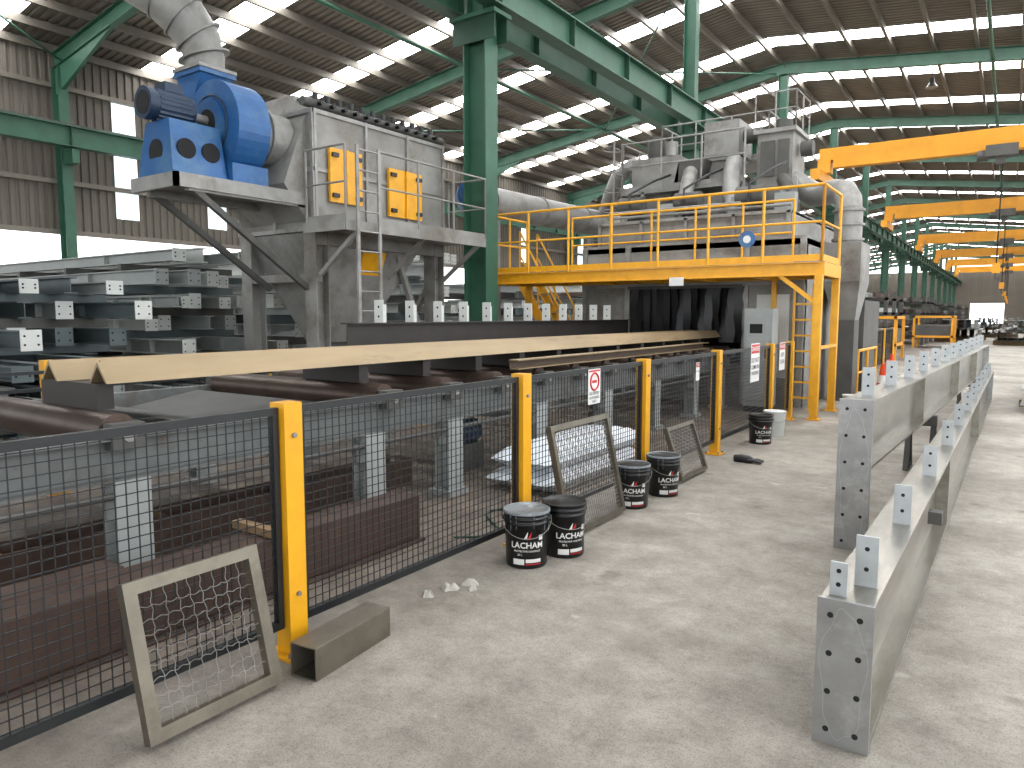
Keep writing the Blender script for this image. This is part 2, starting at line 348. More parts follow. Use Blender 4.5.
# ------------------------------------------------------------------ buckets
def bucket(loc,rz,lid=M_bucket,drips=False):
    b=B('paint_bucket'); n=36; k=.93
    prof=[(.0,.0),(.138,0),(.142,.01),(.150,.30),(.158,.302),(.158,.312),(.152,.315),(.153,.335),(.16,.337),(.16,.347),(.154,.35),(.155,.368),(.163,.37),(.163,.385)]
    lidp=[(.163,.385),(.155,.390),(.15,.380),(.0,.380)]
    def lathe(pr,m):
        vs=[]
        for r,z in pr:
            for i in range(n): a=2*pi*i/n; vs.append((r*math.cos(a),r*math.sin(a),z))
        b.add(vs,[(j*n+i,j*n+(i+1)%n,(j+1)*n+(i+1)%n,(j+1)*n+i) for j in range(len(pr)-1) for i in range(n)],m,True)
    lathe(prof,M_bucket); lathe(lidp,lid)
    if drips: lathe([(.1637,.372),(.1637,.386),(.155,.3908),(.150,.3815)],M_lid)
    def wrap(vs,fs,z0,a0,m,rr=.0015):
        out=[]
        for v in vs:
            z=z0+v.y; r=.142+.008*z/.3+rr; a=a0+v.x/r; out.append((r*math.cos(a),r*math.sin(a),z))
        b.add(out,fs,m)
    def patch(x0_,x1_,z0_,z1_,a0,m):
        q=8; pts=[Vector((x0_+(x1_-x0_)*i/q,zz,0)) for zz in(z0_,z1_) for i in range(q+1)]
        wrap(pts,[(i,i+1,q+2+i,q+1+i) for i in range(q)],0,a0,m)
    for a0 in(0,pi):
        vs,fs=text('LACHAM',.058); wrap(vs,fs,.165,a0,M_wtext)
        vs,fs=text('PROTECTIVE COATINGS',.017); wrap(vs,fs,.125,a0,M_wtext)
        vs,fs=text('20 L',.02); wrap(vs,fs,.1,a0-.35,M_wtext)
        for dx,mm in((-.022,M_wtext),(0.003,M_red)):
            poly=[(dx,.215),(dx+.022,.215),(dx+.028,.262)]; pts=[Vector((p[0],p[1]-.165,0)) for p in poly]
            wrap(pts,[(0,1,2)],.165,a0,mm)
        patch(-.10,-.02,.03,.07,a0,M_wtext); patch(-.01,.10,.045,.07,a0,M_wtext); patch(-.01,.10,.03,.038,a0,M_red); patch(.085,.115,.20,.235,a0,M_wtext)
    for sgn in(-1,1): b.cyl((0,.155*sgn,.325),(0,.172*sgn,.325),.014,M_bucket,n=10)
    b.sweep([(.163*math.sin(a),-.172*math.cos(a),.325-.11*math.sin(a)) for a in [pi*i/16 for i in range(17)]],.0025,M_gal,6)
    if drips:
        for a in(.3,-.5,-.8,.9,1.5): b.sweep([(.156*math.cos(a),.156*math.sin(a),.38),(.156*math.cos(a),.156*math.sin(a),.36),(.153*math.cos(a),.153*math.sin(a),.30-.05*abs(a))],[.004,.003,.002],M_lid,6)
    b.v=[(x*k,y*k,z*k) for x,y,z in b.v]
    return b.done(loc=loc,rz=rz)
ca=math.radians(-55)
bucket((-2.50,3.79,0),ca,M_lid,True); bucket((-2.40,4.10,0),ca+.3,M_bucket)
bucket((-2.54,5.46,0),ca-.1,M_bucket,True); bucket((-2.48,5.98,0),ca+.25,M_bucket,True)
bucket((-2.5,9.1,0),ca,M_bucket)
wb=B('white_pail'); wb.cyl((0,0,0),(0,0,.32),.12,M_white,.14,n=24); wb.cyl((0,0,.32),(0,0,.335),.148,M_white,n=24); wb.sweep([(.14*math.sin(a),-.15*math.cos(a),.3-.1*math.sin(a)) for a in [pi*i/12 for i in range(13)]],.003,M_gal)
w0=wb.done(loc=(-2.5,9.75,0),rz=ca); dup(w0,(-2.0,12.4,0))

# ------------------------------------------------------------------ leaning frames
def lean_frame(ya,yb,xb,xt,h,w,name,squig=True):
    b=B(name); L=yb-ya
    dx=xt-xb; hz=math.sqrt(h*h-dx*dx)
    up=Vector((dx,0,hz))/h; nrm=Vector((hz,0,-dx))/h
    P=lambda t,k: Vector((xb,ya,0.02))+Vector((0,1,0))*t+up*k
    tdep=.045
    for k in(w/2,h-w/2): b.bar(P(0,k),P(L,k),tdep,w,M_tube,up=up)
    for t in(w/2,L-w/2): b.bar(P(t,w),P(t,h-w),w,tdep,M_tube,up=nrm)
    if squig:
        n=9
        for i in range(1,n):
            k=w+(h-2*w)*i/n; pts=[]
            for j in range(41):
                t=w+(L-2*w)*j/40; pts.append(P(t,k+.004*math.sin(j*1.57+i*pi)-.014*math.sin(pi*j/40)*(((i*7)%3)-1))+nrm*(.005*math.cos(j*1.57)))
            b.sweep(pts,.0016,M_gal,5)
        for i in range(1,n):
            t0=w+(L-2*w)*i/n; b.sweep([P(t0+.004*math.sin(j*1.57+i*pi)+.006*math.sin(j*.2+i),w+(h-2*w)*j/32) for j in range(33)],.0016,M_gal,5)
    else:
        n=int(L/.03)
        for i in range(1,n): t=L*i/n; b.bar(P(t,.03),P(t,h-.03),.003,.003,M_gal,up=nrm)
        n=int(h/.03)
        for i in range(1,n): k=h*i/n; b.bar(P(.03,k),P(L-.03,k),.003,.003,M_gal)
    return b.done()
lean_frame(1.30,1.88,-2.52,-2.67,.60,.05,'mesh_sample_frame')
lean_frame(4.32,5.22,-2.50,-2.67,.80,.04,'mesh_infill_frame',False)
lean_frame(6.45,7.15,-2.50,-2.67,.52,.035,'mesh_infill_frame',False)

b=B('square_tube_offcut'); W=.15;t=.007
p1=Vector((-2.485,1.98,W/2)); p2=Vector((-2.545,2.50,W/2))
b.bar(p1,p2,W,t,M_tube,ou=W/2-t/2); b.bar(p1,p2,W,t,M_tube,ou=-W/2+t/2)
b.bar(p1,p2,t,W-2*t,M_tube,os=W/2-t/2); b.bar(p1,p2,t,W-2*t,M_tube,os=-W/2+t/2); b.done(bevel=.002)
b=B('cloth_scraps'); rnd=random.Random(5)
for (x,y,r) in((-2.62,3.15,.05),(-2.56,3.28,.045),(-2.5,3.22,.03),(-2.66,3.0,.04)):
    vs=[];n=9
    for i in range(n):
        a=2*pi*i/n; vs.append((x+r*(1+.4*rnd.uniform(-1,1))*math.cos(a),y+r*(1+.4*rnd.uniform(-1,1))*math.sin(a),.002))
    top=[(v[0]*.5+x*.5,v[1]*.5+y*.5,.02+.02*rnd.random()) for v in vs]
    b.add(vs+top,[(i,(i+1)%n,n+(i+1)%n,n+i) for i in range(n)]+[list(range(n,2*n))],M_cloth)
b.done()
b=B('black_glove'); x,y=-2.25,7.75
for i in range(4): b.sweep([(x,y+i*.025,.03),(x+.08,y+i*.03,.035),(x+.14,y+i*.035,.02)],[.016,.014,.01],M_rubber,8)
b.sweep([(x-.16,y+.04,.035),(x-.08,y+.04,.04),(x,y+.04,.035),(x+.04,y+.04,.03)],[.04,.045,.045,.03],M_rubber,10); b.done()

# ------------------------------------------------------------------ steel beams on right
def cleat(b,p,h=.16,w=.08):
    x,y,z=p; b.bx(x-w/2,x+w/2,y-.006,y+.006,z,z+h,M_cleat)
    for q in(.35,.75): b.cyl((x,y-.0075,z+h*q),(x,y+.0075,z+h*q),.009,M_dark,n=10)
def plate_marks(b,x0,x1,z0,z1,y,rows):
    w=x1-x0
    zz=[z0+.06+(z1-z0-.12)*i/(rows-1) for i in range(rows)]
    for z in zz:
        for fx in(.24,.76): b.cyl((x0+w*fx,y-.0015,z),(x0+w*fx,y+.006,z),.011,M_dark,n=14)
    h=z1-z0; pts=[]
    for q in range(80):
        a=2*pi*q/80; pts.append((x0+w*(.5+(.40+.05*math.sin(5*a))*math.cos(a)),y-.0006,(z0+z1)/2+h*(.44+.02*math.cos(7*a))*math.sin(a)))
    b.sweep(pts,.001,M_mark,4,closed=True)
b=B('steel_i_beam'); H=.54
x0,x1=-.437,-.30; yA,yB=2.79,15.9
b.ibeam((x0,yA,.012+H/2),(x1,yB,.012+H/2),.185,H,M_steel,.018,.012)
b.bx(-.533,-.341,2.77,2.79,0,.56,M_plate); plate_marks(b,-.533,-.341,0,.56,2.77,4)
b.bx(x1-.1,x1+.1,yB,yB+.02,0,.56,M_plate)
ztop=.012+H
cleat(b,(-.475,2.84,ztop),.13,.06)
for i,yy in enumerate([3.0,4.02,5.35,6.7,8.0,9.3,10.6,11.9,13.2,14.4,15.3]):
    f=(yy-yA)/(yB-yA); cleat(b,(x0+(x1-x0)*f+.03,yy,ztop),.2)
for yy in(6.2,11): 
    f=(yy-yA)/(yB-yA); xx=x0+(x1-x0)*f; b.bx(xx+.006,xx+.09,yy,yy+.012,.03,H-.01,M_steel)
b.bx(-.33,-.26,4.7,4.78,.40,.47,M_dgrey)
b.done(bevel=.0015)
b=B('steel_i_beam'); H=.46
x0,x1=-.815,-.40; yA,yB=5.26,16.4; zt=1.03
b.ibeam((x0,yA,zt-H/2),(x1,yB,zt-H/2),.2,H,M_steel,.018,.012)
b.bx(-.923,-.712,5.24,5.262,0,1.035,M_plate); plate_marks(b,-.923,-.712,0,1.03,5.24,6)
b.hexa([(-.822,5.262,.03),(-.81,5.262,.03),(-.795,5.75,zt-H+.01),(-.807,5.75,zt-H+.01),(-.822,5.262,zt-H+.01),(-.81,5.262,zt-H+.01),(-.795,5.76,zt-H+.02),(-.807,5.76,zt-H+.02)],M_steel)
b.bx(x1-.1,x1+.1,yB,yB+.02,0,1.03,M_plate)
for i in range(12):
    yy=5.6+i*.92; f=(yy-yA)/(yB-yA); cleat(b,(x0+(x1-x0)*f,yy,zt),.2)
for yy in(7.8,11,13.8):
    f=(yy-yA)/(yB-yA); xx=x0+(x1-x0)*f; b.bx(xx-.09,xx+.09,yy,yy+.012,zt-H+.02,zt-.02,M_steel)
b.done(bevel=.0015)
for (xx,yy) in((-.70,8.5),(-.50,13.5)):
    b=B('steel_trestle'); 
    b.bx(xx-.14,xx+.14,yy-.05,yy+.05,.46,.568,M_dgrey)
    for q in(-.11,.11):
        for r in(-.18,.18): b.bar((xx+q,yy+r,0),(xx+q,yy,.46),.05,.05,M_dgrey)
        b.bar((xx+q,yy-.18,.03),(xx+q,yy+.18,.03),.04,.04,M_dgrey)
    b.done()
for k,(x,y) in enumerate(((.3,14.3),(.62,15.0),(1.0,14.6))):
    b=B('steel_beam_stock'); b.ibeam((x,y,.26),(x+.3,y+6,.26),.2,.28,M_primer); b.bx(x-.1,x+.2,y+1,y+1.1,0,.12,M_timber); b.bx(x+.1,x+.4,y+5,y+5.1,0,.12,M_timber); b.done()

# ------------------------------------------------------------------ roller conveyor
CX0,CX1=-6.35,-4.1
b=B('roller_conveyor')
for x,sg in((CX1,1),(CX0,-1)):
    b.bar((x,-3,.80),(x,12.8,.80),.012,.24,M_conv)
    b.bar((x+.04*sg,-3,.915),(x+.04*sg,12.8,.915),.09,.012,M_conv); b.bar((x+.04*sg,-3,.685),(x+.04*sg,12.8,.685),.09,.012,M_conv)
    for y in(-1.5,.3,2.06,3.94,4.92,6.36,7.9,9.4,10.9,12.2):
        b.ibeam((x+.02*sg,y,.05),(x+.02*sg,y,.68),.2,.16,M_primer,.012,.01,up=(1,0,0)); b.bx(x-.12,x+.14,y-.13,y+.13,0,.05,M_primer)
        b.bx(x-.02,x+.08,y-.1,y+.1,.46,.68,M_primer)
ry=[-1.6,-.7,.25,1.15,2.05]+[4.16+.78*i for i in range(12)]
for y in ry:
    b.cyl((CX0+.02,y,.93),(CX1-.02,y,.93),.115,M_roller,n=24)
    for x in(CX0-.05,CX1+.05):
        b.bx(x-.05,x+.05,y-.09,y+.09,.85,1.0,M_dgrey); b.cyl((x-.06,y,.93),(x+.06,y,.93),.035,M_gal,n=10)
b.add([(CX0+.1,2.35,.98),(CX1-.1,2.35,.98),(CX1-.1,3.2,.8),(CX0+.1,3.2,.8),(CX1-.1,3.85,.9),(CX0+.1,3.85,.9)],[(0,1,2,3),(3,2,4,5)],M_dgrey)
for y in(.7,3.4,6,8.5,11): b.bx(CX0,CX1,y-.06,y+.06,.55,.68,M_conv)
for i in range(0,11,1): 
    y=4.16+.78*i; b.bx(-5.05,-4.35,y-.05,y+.05,1.045,1.198,M_dbeam)
b.bx(-5.05,-4.35,2.05,2.15,1.045,1.198,M_dbeam)
for y in(5.6,8.7): b.cyl((-4.6,y,.4),(-4.6,y+.35,.4),.12,M_blued,n=16); b.bx(-4.7,-4.5,y-.05,y+.4,.0,.28,M_dgrey)
b.cyl((-4.02,-3,.6),(-4.02,12.8,.6),.02,M_dgrey,n=8)
b.done()
for y in(0.5,2.9,5.3,7.7): dup(p0,(-7.0,y,0))
b=B('far_side_rail'); 
for z in(.95,1.1): b.bar((-6.92,-3,z),(-6.92,12,z),.03,.03,M_black)
b.bar((-6.92,-3,.3),(-6.92,12,.3),.03,.03,M_black)
for i in range(150): b.bar((-6.92,-3+i*.1,.3),(-6.92,-3+i*.1,.95),.004,.004,M_wire)
b.done()
def angle(x,ya,yb,z,w,h,m1):
    b=B('steel_angle_bar'); L=yb-ya; t=.018
    b.extr([(x-w,ya,z),(x,ya,z+h),(x+w,ya,z),(x+w-t,ya,z),(x,ya,z+h-t*1.4),(x-w+t,ya,z)],(0,L,0),m1)
    b.done()
for i,(x,ya) in enumerate(((-4.385,2.08),(-4.60,2.2),(-4.815,2.0))): angle(x,ya,12.85,1.2,.105,.125,M_angle)
b=B('steel_channel_stock'); b.bar((-4.17,6.0,1.09),(-4.17,11.6,1.09),.02,.09,M_angled)
b.bar((-4.12,6.0,1.14),(-4.12,11.6,1.14),.12,.012,M_angle); b.bar((-4.12,6.0,1.052),(-4.12,11.6,1.052),.12,.012,M_angle); b.done()
b=B('steel_i_beam'); b.ibeam((-6.0,5.5,1.28),(-6.0,12.6,1.28),.2,.46,M_dbeam,.016,.012)
for i in range(12): 
    y=6.05+i*.52; b.bx(-6.07,-5.93,y-.06,y-.048,1.51,1.77,M_white); b.bx(-6.006,-5.994,y-.048,y+.06,1.51,1.72,M_white)
    for q in(.07,.18): b.cyl((-6.0,y-.062,1.51+q),(-6.0,y-.055,1.51+q),.014,M_dark,n=8)
b.done()
for i,y in enumerate((6.6,7.4,8.2,9.0,9.8)):
    b=B('steel_flat_bar'); b.bx(-5.85,-5.2,y-.3,y-.18,1.05,1.2,M_cleat); b.done()
b=B('rusty_box_section'); b.bx(-3.62,-3.38,-2,3.75,0.02,.33,M_rust); b.bx(-3.66,-3.34,-2,3.77,.0,.02,M_rust); b.done(bevel=.01)
b=B('rusty_box_section'); b.bx(-3.92,-3.72,-1.5,1.85,0.0,.30,M_rust); b.done(bevel=.01)
b=B('rusty_channel'); b.bx(-4.9,-4.6,.2,5,0,.02,M_rust); b.bx(-4.9,-4.88,.2,5,.02,.25,M_rust); b.bx(-4.62,-4.6,.2,5,.02,.25,M_rust)
for y in(.6,1.6,2.6,3.6,4.6): b.bx(-4.88,-4.62,y,y+.06,.18,.22,M_timber)
b.done()
b=B('timber_bearer'); b.bx(-3.75,-3.3,2.5,2.56,.335,.38,M_timber); b.done()
b=B('foam_sheet_bag'); rnd=random.Random(9)
def pillow(b,x0,x1,y0,y1,z0,z1,m,n=14):
    for top in(1,0):
        vs=[]
        for i in range(n+1):
            for j in range(n+1):
                u=i/n;v=j/n; e=(1-(2*u-1)**8)*(1-(2*v-1)**8); zc=(z0+z1)/2; hh=(z1-z0)/2*(e**.5)
                z=zc+hh*(1+.12*rnd.uniform(-1,1)) if top else zc-hh
                vs.append((x0+(x1-x0)*u,y0+(y1-y0)*v,max(z,z0)))
        b.add(vs,[(i*(n+1)+j,(i+1)*(n+1)+j,(i+1)*(n+1)+j+1,i*(n+1)+j+1) for i in range(n) for j in range(n)],m,True)
pillow(b,-3.93,-3.22,5.25,7.2,0,.2,M_pol); pillow(b,-3.9,-3.25,5.3,7.3,.17,.38,M_pol); b.done()
b=B('hose'); b.sweep([(-3.2+.2*math.sin(i*.6),3.9+.09*i,.012) for i in range(14)],.008,M_dgreen,6); b.done()
b=B('blue_basket'); 
for z in(.02,.1,.18,.26): b.sweep([(-3.10+.16*math.cos(a)*(1+z),.62+.16*math.sin(a)*(1+z),z) for a in [2*pi*i/20 for i in range(20)]],.006,M_bluep,5,closed=True)
for i in range(20): a=2*pi*i/20; b.bar((-3.10+.16*math.cos(a),.62+.16*math.sin(a),.02),(-3.10+.2*math.cos(a),.62+.2*math.sin(a),.26),.008,.008,M_bluep)
b.done()

# ------------------------------------------------------------------ dust collector
b=B('dust_collector')
x0,x1,y0,y1,z0,z1=-10.4,-8.6,7.3,10.25,2.85,4.62
b.bx(x0,x1,y0,y1,z0,z1,M_grey)
for z in(z0+.03,z1-.03,3.75): 
    b.bx(x0-.03,x1+.03,y0-.03,y1+.03,z-.03,z+.03,M_gal)
for y in(y0+.02,8.35,9.3,y1-.02): b.bx(x1,x1+.04,y-.025,y+.025,z0,z1,M_gal)
for x in(x0,-9.5,x1): b.bx(x-.03,x+.03,y0-.04,y0,z0,z1,M_gal)
b.hexa([(x0,y0,z1),(x1-.35,y0,z1),(x1-.35,y1,z1),(x0,y1,z1),(x0+.3,y0+.1,z1+.3),(x1-.55,y0+.1,z1+.3),(x1-.55,y1-.1,z1+.3),(x0+.3,y1-.1,z1+.3)],M_grey)
b.cyl((x1-.1,y0-.1,z1+.10),(x1-.1,y1+.1,z1+.10),.07,M_dgrey)
for i in range(12):
    y=y0+.15+i*.235; b.cyl((x1-.1,y,z1+.16),(x1-.1,y,z1+.26),.045,M_rubber,n=10); b.bar((x1-.1,y,z1+.22),(x1-.5,y,z1+.22),.035,.035,M_dgrey); b.cyl((x1-.02,y,z1+.10),(x1+.06,y,z1+.10),.035,M_rubber,n=8)
for (ya,yb,za,zb) in((7.55,8.2,3.3,4.1),(8.8,9.6,3.22,4.0)):
    b.bx(x1+.03,x1+.08,ya,yb,za,zb,M_yel)
    for z in(za+.1,zb-.1): b.bx(x1+.08,x1+.12,ya+.03,ya+.15,z-.03,z+.03,M_black); b.bx(x1+.08,x1+.12,yb-.15,yb-.03,z-.03,z+.03,M_black)
    b.bar((x1+.1,(ya+yb)/2,za),(x1+.1,(ya+yb)/2,zb),.03,.04,M_yel)
b.frust((-9.7,-9.15,8.0,8.7,1.15),(x0,x1-.02,y0+.05,9.75,z0),M_gal)
b.bx(-9.66,-9.2,8.05,8.65,.9,1.15,M_dgrey); b.cyl((-9.43,8.35,.35),(-9.43,8.35,.9),.26,M_gal,n=20); b.cyl((-9.43,8.35,0),(-9.43,8.35,.35),.3,M_blue,n=20)
b.hexa([(-8.84,8.35,2.25),(-8.84,8.85,2.25),(-8.7,8.85,2.62),(-8.7,8.35,2.62),(-8.80,8.35,2.25),(-8.80,8.85,2.25),(-8.66,8.85,2.62),(-8.66,8.35,2.62)],M_yel)
for x in(x0+.12,x1-.12):
    for y in(y0+.12,y1-.12):
        b.ibeam((x,y,0),(x,y,z0),.26,.26,M_grey,.02,.015,up=(0,1,0)); b.bx(x-.2,x+.2,y-.2,y+.2,0,.03,M_grey)
b.bar((x0+.1,y1-.12,.3),(x1-.1,y1-.12,2.3),.09,.09,M_grey)
b.bx(x0,x1,y0,y0+.12,2.1,2.22,M_grey); b.bx(x1-.12,x1,y0,y1,2.65,2.85,M_grey)
b.bar((x1-.1,y1-.1,.3),(x1-.1,y1-1.1,2.6),.08,.08,M_grey)
b.hexa([(x0+.1,y0-.02,3.0),(-8.75,y0-.02,3.0),(-8.75,y0,3.0),(x0+.1,y0,3.0),(x0+.1,y0-.42,3.5),(-8.75,y0-.42,3.5),(-8.75,y0,4.55),(x0+.1,y0,4.55)],M_grey)
b.done()
def rail(b,pts,h,m,post=.9,r=.022,toe=True,mid=True):
    pts=[Vector(p) for p in pts]
    for a,c in zip(pts,pts[1:]):
        L=(c-a).length; n=max(1,round(L/post))
        for i in range(n+1): p=a+(c-a)*i/n; b.cyl(p,p+Vector((0,0,h)),r,m,n=8)
        b.cyl(a+Vector((0,0,h)),c+Vector((0,0,h)),r,m,n=8)
        if mid: b.cyl(a+Vector((0,0,h*.52)),c+Vector((0,0,h*.52)),r*.8,m,n=8)
        if toe: b.bar(a+Vector((0,0,.06)),c+Vector((0,0,.06)),.008,.1,m)
b=B('collector_walkway')
WXe=-7.68; WYe=10.3
b.bx(-8.54,WXe,7.05,WYe,2.85,2.90,M_gal); b.bx(WXe-.02,WXe+.02,7.05,WYe,2.78,2.92,M_grey); b.bx(-8.54,WXe,7.03,7.07,2.78,2.92,M_grey)
rail(b,[(WXe,7.7,2.9),(WXe,WYe,2.9)],1.05,M_grey,.85,.018,toe=True); rail(b,[(-8.5,WYe,2.9),(WXe,WYe,2.9)],1.05,M_grey,.6,.018)
rail(b,[(-8.5,7.07,2.9),(WXe,7.07,2.9)],1.05,M_grey,.6,.018)
for y in(7.3,8.7,10.1): b.bar((-8.5,y,2.2),(WXe,y,2.8),.06,.06,M_grey)
for y in(7.2,7.62):
    b.bar((WXe+.1,y,0),(WXe+.1,y,3.95),.05,.03,M_gal,up=(1,0,0))
for i in range(14): b.cyl((WXe+.1,7.2,.25+i*.28),(WXe+.1,7.62,.25+i*.28),.014,M_gal,n=6)
b.done()
b=B('fan_platform')
b.bx(-9.75,-8.75,5.25,7.25,3.3,3.39,M_grey); b.bx(-8.78,-8.72,5.2,7.25,3.22,3.4,M_gal); b.bx(-9.78,-8.72,5.2,5.26,3.22,3.4,M_gal)
for x in(-9.7,-8.8): b.bar((x,5.45,3.25),(x,7.3,2.0),.08,.08,M_dgrey)
b.bar((-9.7,5.4,3.25),(-9.7,7.25,3.25),.1,.12,M_grey); b.bar((-8.8,5.4,3.25),(-8.8,7.25,3.25),.1,.12,M_grey)
b.done()
b=B('extraction_fan')
fx,fz=-9.3,4.22; fy=6.1
pts=[];N_=40
for i in range(N_+1):
    a=2*pi*i/N_; r=.56+.2*i/N_; aa=pi*.98-a
    pts.append((fx+r*math.cos(aa),fy,fz+r*math.sin(aa)))
pts.append((fx-.76,fy,fz+.78)); pts.append((fx-.18,fy,fz+.78)); 
b.extr(pts[1:],(0,.5,0),M_blue)
b.bx(fx-.80,fx-.14,fy-.04,fy+.54,fz+.76,fz+.82,M_blue)
b.cyl((fx,fy-.06,fz),(fx,fy,fz),.34,M_blue,n=28); b.cyl((fx,fy-.065,fz),(fx,fy-.058,fz),.2,M_dark,n=28)
b.sweep([(fx+.40*math.cos(a),fy-.01,fz+.40*math.sin(a)) for a in [2*pi*i/24 for i in range(24)]],.014,M_blued,6,closed=True)
b.cyl((fx,fy+.5,fz),(fx,7.2,fz-.05),.33,M_gal,r2=.42,n=28); b.cyl((fx,fy+.75,fz),(fx,fy+.8,fz),.42,M_gal,n=28)
b.cyl((fx-.02,5.25,fz+.1),(fx-.02,5.8,fz+.1),.19,M_blued,n=24); b.cyl((fx-.02,5.16,fz+.1),(fx-.02,5.25,fz+.1),.205,M_blued,n=24); b.cyl((fx-.02,5.155,fz+.1),(fx-.02,5.162,fz+.1),.15,M_dark,n=24)
for i in range(20): a=2*pi*i/20; b.bar((fx-.02+.195*math.cos(a),5.3,fz+.1+.195*math.sin(a)),(fx-.02+.195*math.cos(a),5.75,fz+.1+.195*math.sin(a)),.012,.03,M_blued)
b.cyl((fx,5.8,fz+.05),(fx,fy-.05,fz+.05),.06,M_gal,n=14); b.bx(fx-.14,fx+.1,5.4,5.65,fz+.28,fz+.4,M_blued)
b.hexa([(fx-.42,5.27,3.4),(fx+.42,5.27,3.4),(fx+.42,6.05,3.4),(fx-.42,6.05,3.4),(fx-.28,5.33,4.12),(fx+.28,5.33,4.12),(fx+.28,6.05,4.12),(fx-.28,6.05,4.12)],M_blue)
for q in(5.5,5.85): b.cyl((fx+.352,q,3.75),(fx+.378,q,3.75),.13,M_dark,n=20)
b.cyl((fx,5.29,3.72),(fx,5.312,3.72),.16,M_dark,n=20)
b.bx(fx-.5,fx+.5,fy-.02,fy+.55,3.4,3.66,M_blue)
b.done()
b=B('exhaust_duct')
path=[(-9.77,6.35,5.05),(-9.77,6.35,5.3),(-9.8,6.28,5.55),(-9.88,6.12,5.8),(-10.02,5.9,6.05),(-10.3,5.6,6.3),(-10.7,5.3,6.5),(-11.4,4.8,6.6)]
b.sweep(path,[.27,.28,.31,.33,.34,.35,.35,.35],M_gal,24)
for i in(1,2,3,4,5): 
    p=Vector(path[i]); q=Vector(path[i+1]); d=(q-p).normalized(); b.cyl(p-d*.012,p+d*.012,.365,M_gal,n=24)
b.bx(-10.1,-9.44,6.05,6.65,5.05,5.10,M_gal)
b.bar((-10.9,5.2,6.5),(-10.9,5.2,10.5),.03,.03,M_gal); b.done()
b=B('horizontal_duct'); b.cyl((-8.95,11.5,3.9),(-8.6,19.5,3.9),.31,M_gal,n=28)
for y in(12,13.8,15.6,17.4): b.cyl((-8.95+(y-11.5)*.044,y,3.9),(-8.95+(y-11.5)*.044,y+.04,3.9),.34,M_gal,n=28)
b.cyl((-8.60,11.2,3.9),(-8.9,11.5,3.9),.33,M_blue,n=28); b.cyl((-8.5,11.02,3.9),(-8.60,11.2,3.9),.2,M_blued,n=20)
for y in(12.4,16.5): b.bar((-8.95,y,0),(-8.95,y,3.58),.12,.12,M_grey)
b.done()

# ------------------------------------------------------------------ blasting machine
b=B('shot_blasting_machine')
Y=13.0
b.bx(-7.2,-6.15,Y,Y+.1,0,2.9,M_grey); b.bx(-6.15,-3.95,Y,Y+.1,2.1,2.9,M_grey); b.bx(-3.95,-2.9,Y,Y+.1,0,2.9,M_grey); b.bx(-6.15,-3.95,Y,Y+.1,0,.7,M_grey)
b.bx(-7.2,-7.1,Y,19,0,2.9,M_grey); b.bx(-3.0,-2.9,Y,19,0,2.9,M_grey); b.bx(-7.2,-2.9,Y,19,2.8,2.95,M_grey); b.bx(-7.2,-2.9,18.9,19,0,2.9,M_dgrey)
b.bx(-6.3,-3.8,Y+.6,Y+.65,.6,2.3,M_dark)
for x in(-7.15,-6.2,-3.9,-2.95): b.bx(x-.05,x+.05,Y-.05,Y,0,2.9,M_gal)
b.bx(-7.2,-2.9,Y-.06,Y,2.12,2.2,M_gal); b.bx(-3.7,-3.15,Y-.04,Y,.5,1.95,M_white); b.bx(-3.62,-3.58,Y-.06,Y-.04,1.1,1.25,M_black)
b.bx(-6.9,-3.2,13.15,17.8,2.95,3.4,M_grey)
for x in(-6.9,-6.0,-5.1,-4.2,-3.25): b.bx(x-.03,x+.03,13.1,13.15,2.95,3.4,M_gal)
b.bx(-6.9,-3.2,13.1,17.85,3.36,3.42,M_gal)
for x in(-6.3,-5.1,-3.9):
    b.hexa([(x-.4,13.8,3.4),(x+.4,13.8,3.4),(x+.4,14.7,3.4),(x-.4,14.7,3.4),(x-.25,14,3.95),(x+.25,14,3.95),(x+.25,14.5,3.95),(x-.25,14.5,3.95)],M_dgrey)
    b.cyl((x-.45,13.75,3.8),(x+.05,13.75,3.8),.18,M_dgrey,n=20)
b.bx(-5.55,-5.0,15.6,16.3,2.9,5.5,M_grey); b.bx(-5.65,-4.9,15.5,16.4,5.0,5.7,M_gal); b.cyl((-4.9,15.9,5.4),(-4.55,15.9,5.4),.16,M_dgrey,n=16)
for z in(3.9,4.4,4.9): b.bx(-5.6,-4.95,15.55,16.35,z,z+.05,M_gal)
b.hexa([(-6.4,15.2,3.6),(-5.8,15.2,3.6),(-5.8,16.2,3.6),(-6.4,16.2,3.6),(-6.1,15.2,4.9),(-5.5,15.2,4.9),(-5.5,16.2,4.9),(-6.1,16.2,4.9)],M_dgrey)
b.bx(-7.2,-6.1,15.2,16.6,4.35,5.05,M_grey); b.frust((-6.9,-6.5,15.6,16.1,3.4),(-7.2,-6.1,15.2,16.6,4.35),M_grey)
b.cyl((-6.7,15.4,5.05),(-6.7,15.4,5.5),.2,M_dgrey,n=16); b.cyl((-7.5,15.9,4.8),(-7.2,15.9,4.8),.2,M_dgrey,n=16)
b.cyl((-6.3,15.3,5.05),(-6.3,15.3,5.35),.13,M_gal,n=16)
b.sweep([(-7.2,16,4.9),(-7.6,16,5.1),(-8.0,16.1,4.9),(-8.3,16.3,4.5),(-8.6,16.6,4.1)],.18,M_gal,14)
b.bx(-4.45,-3.75,15.3,16.3,4.2,5.3,M_grey); b.frust((-4.25,-3.95,15.6,16.0,3.4),(-4.45,-3.75,15.3,16.3,4.2),M_grey); b.bx(-4.52,-3.68,15.22,16.38,5.25,5.33,M_gal)
b.bx(-4.38,-4.1,15.26,15.3,4.4,5.1,M_dgrey); b.bx(-4.04,-3.82,15.26,15.3,4.4,5.1,M_dgrey); b.cyl((-4.1,15.9,5.33),(-4.1,15.9,5.62),.18,M_dgrey,n=16)
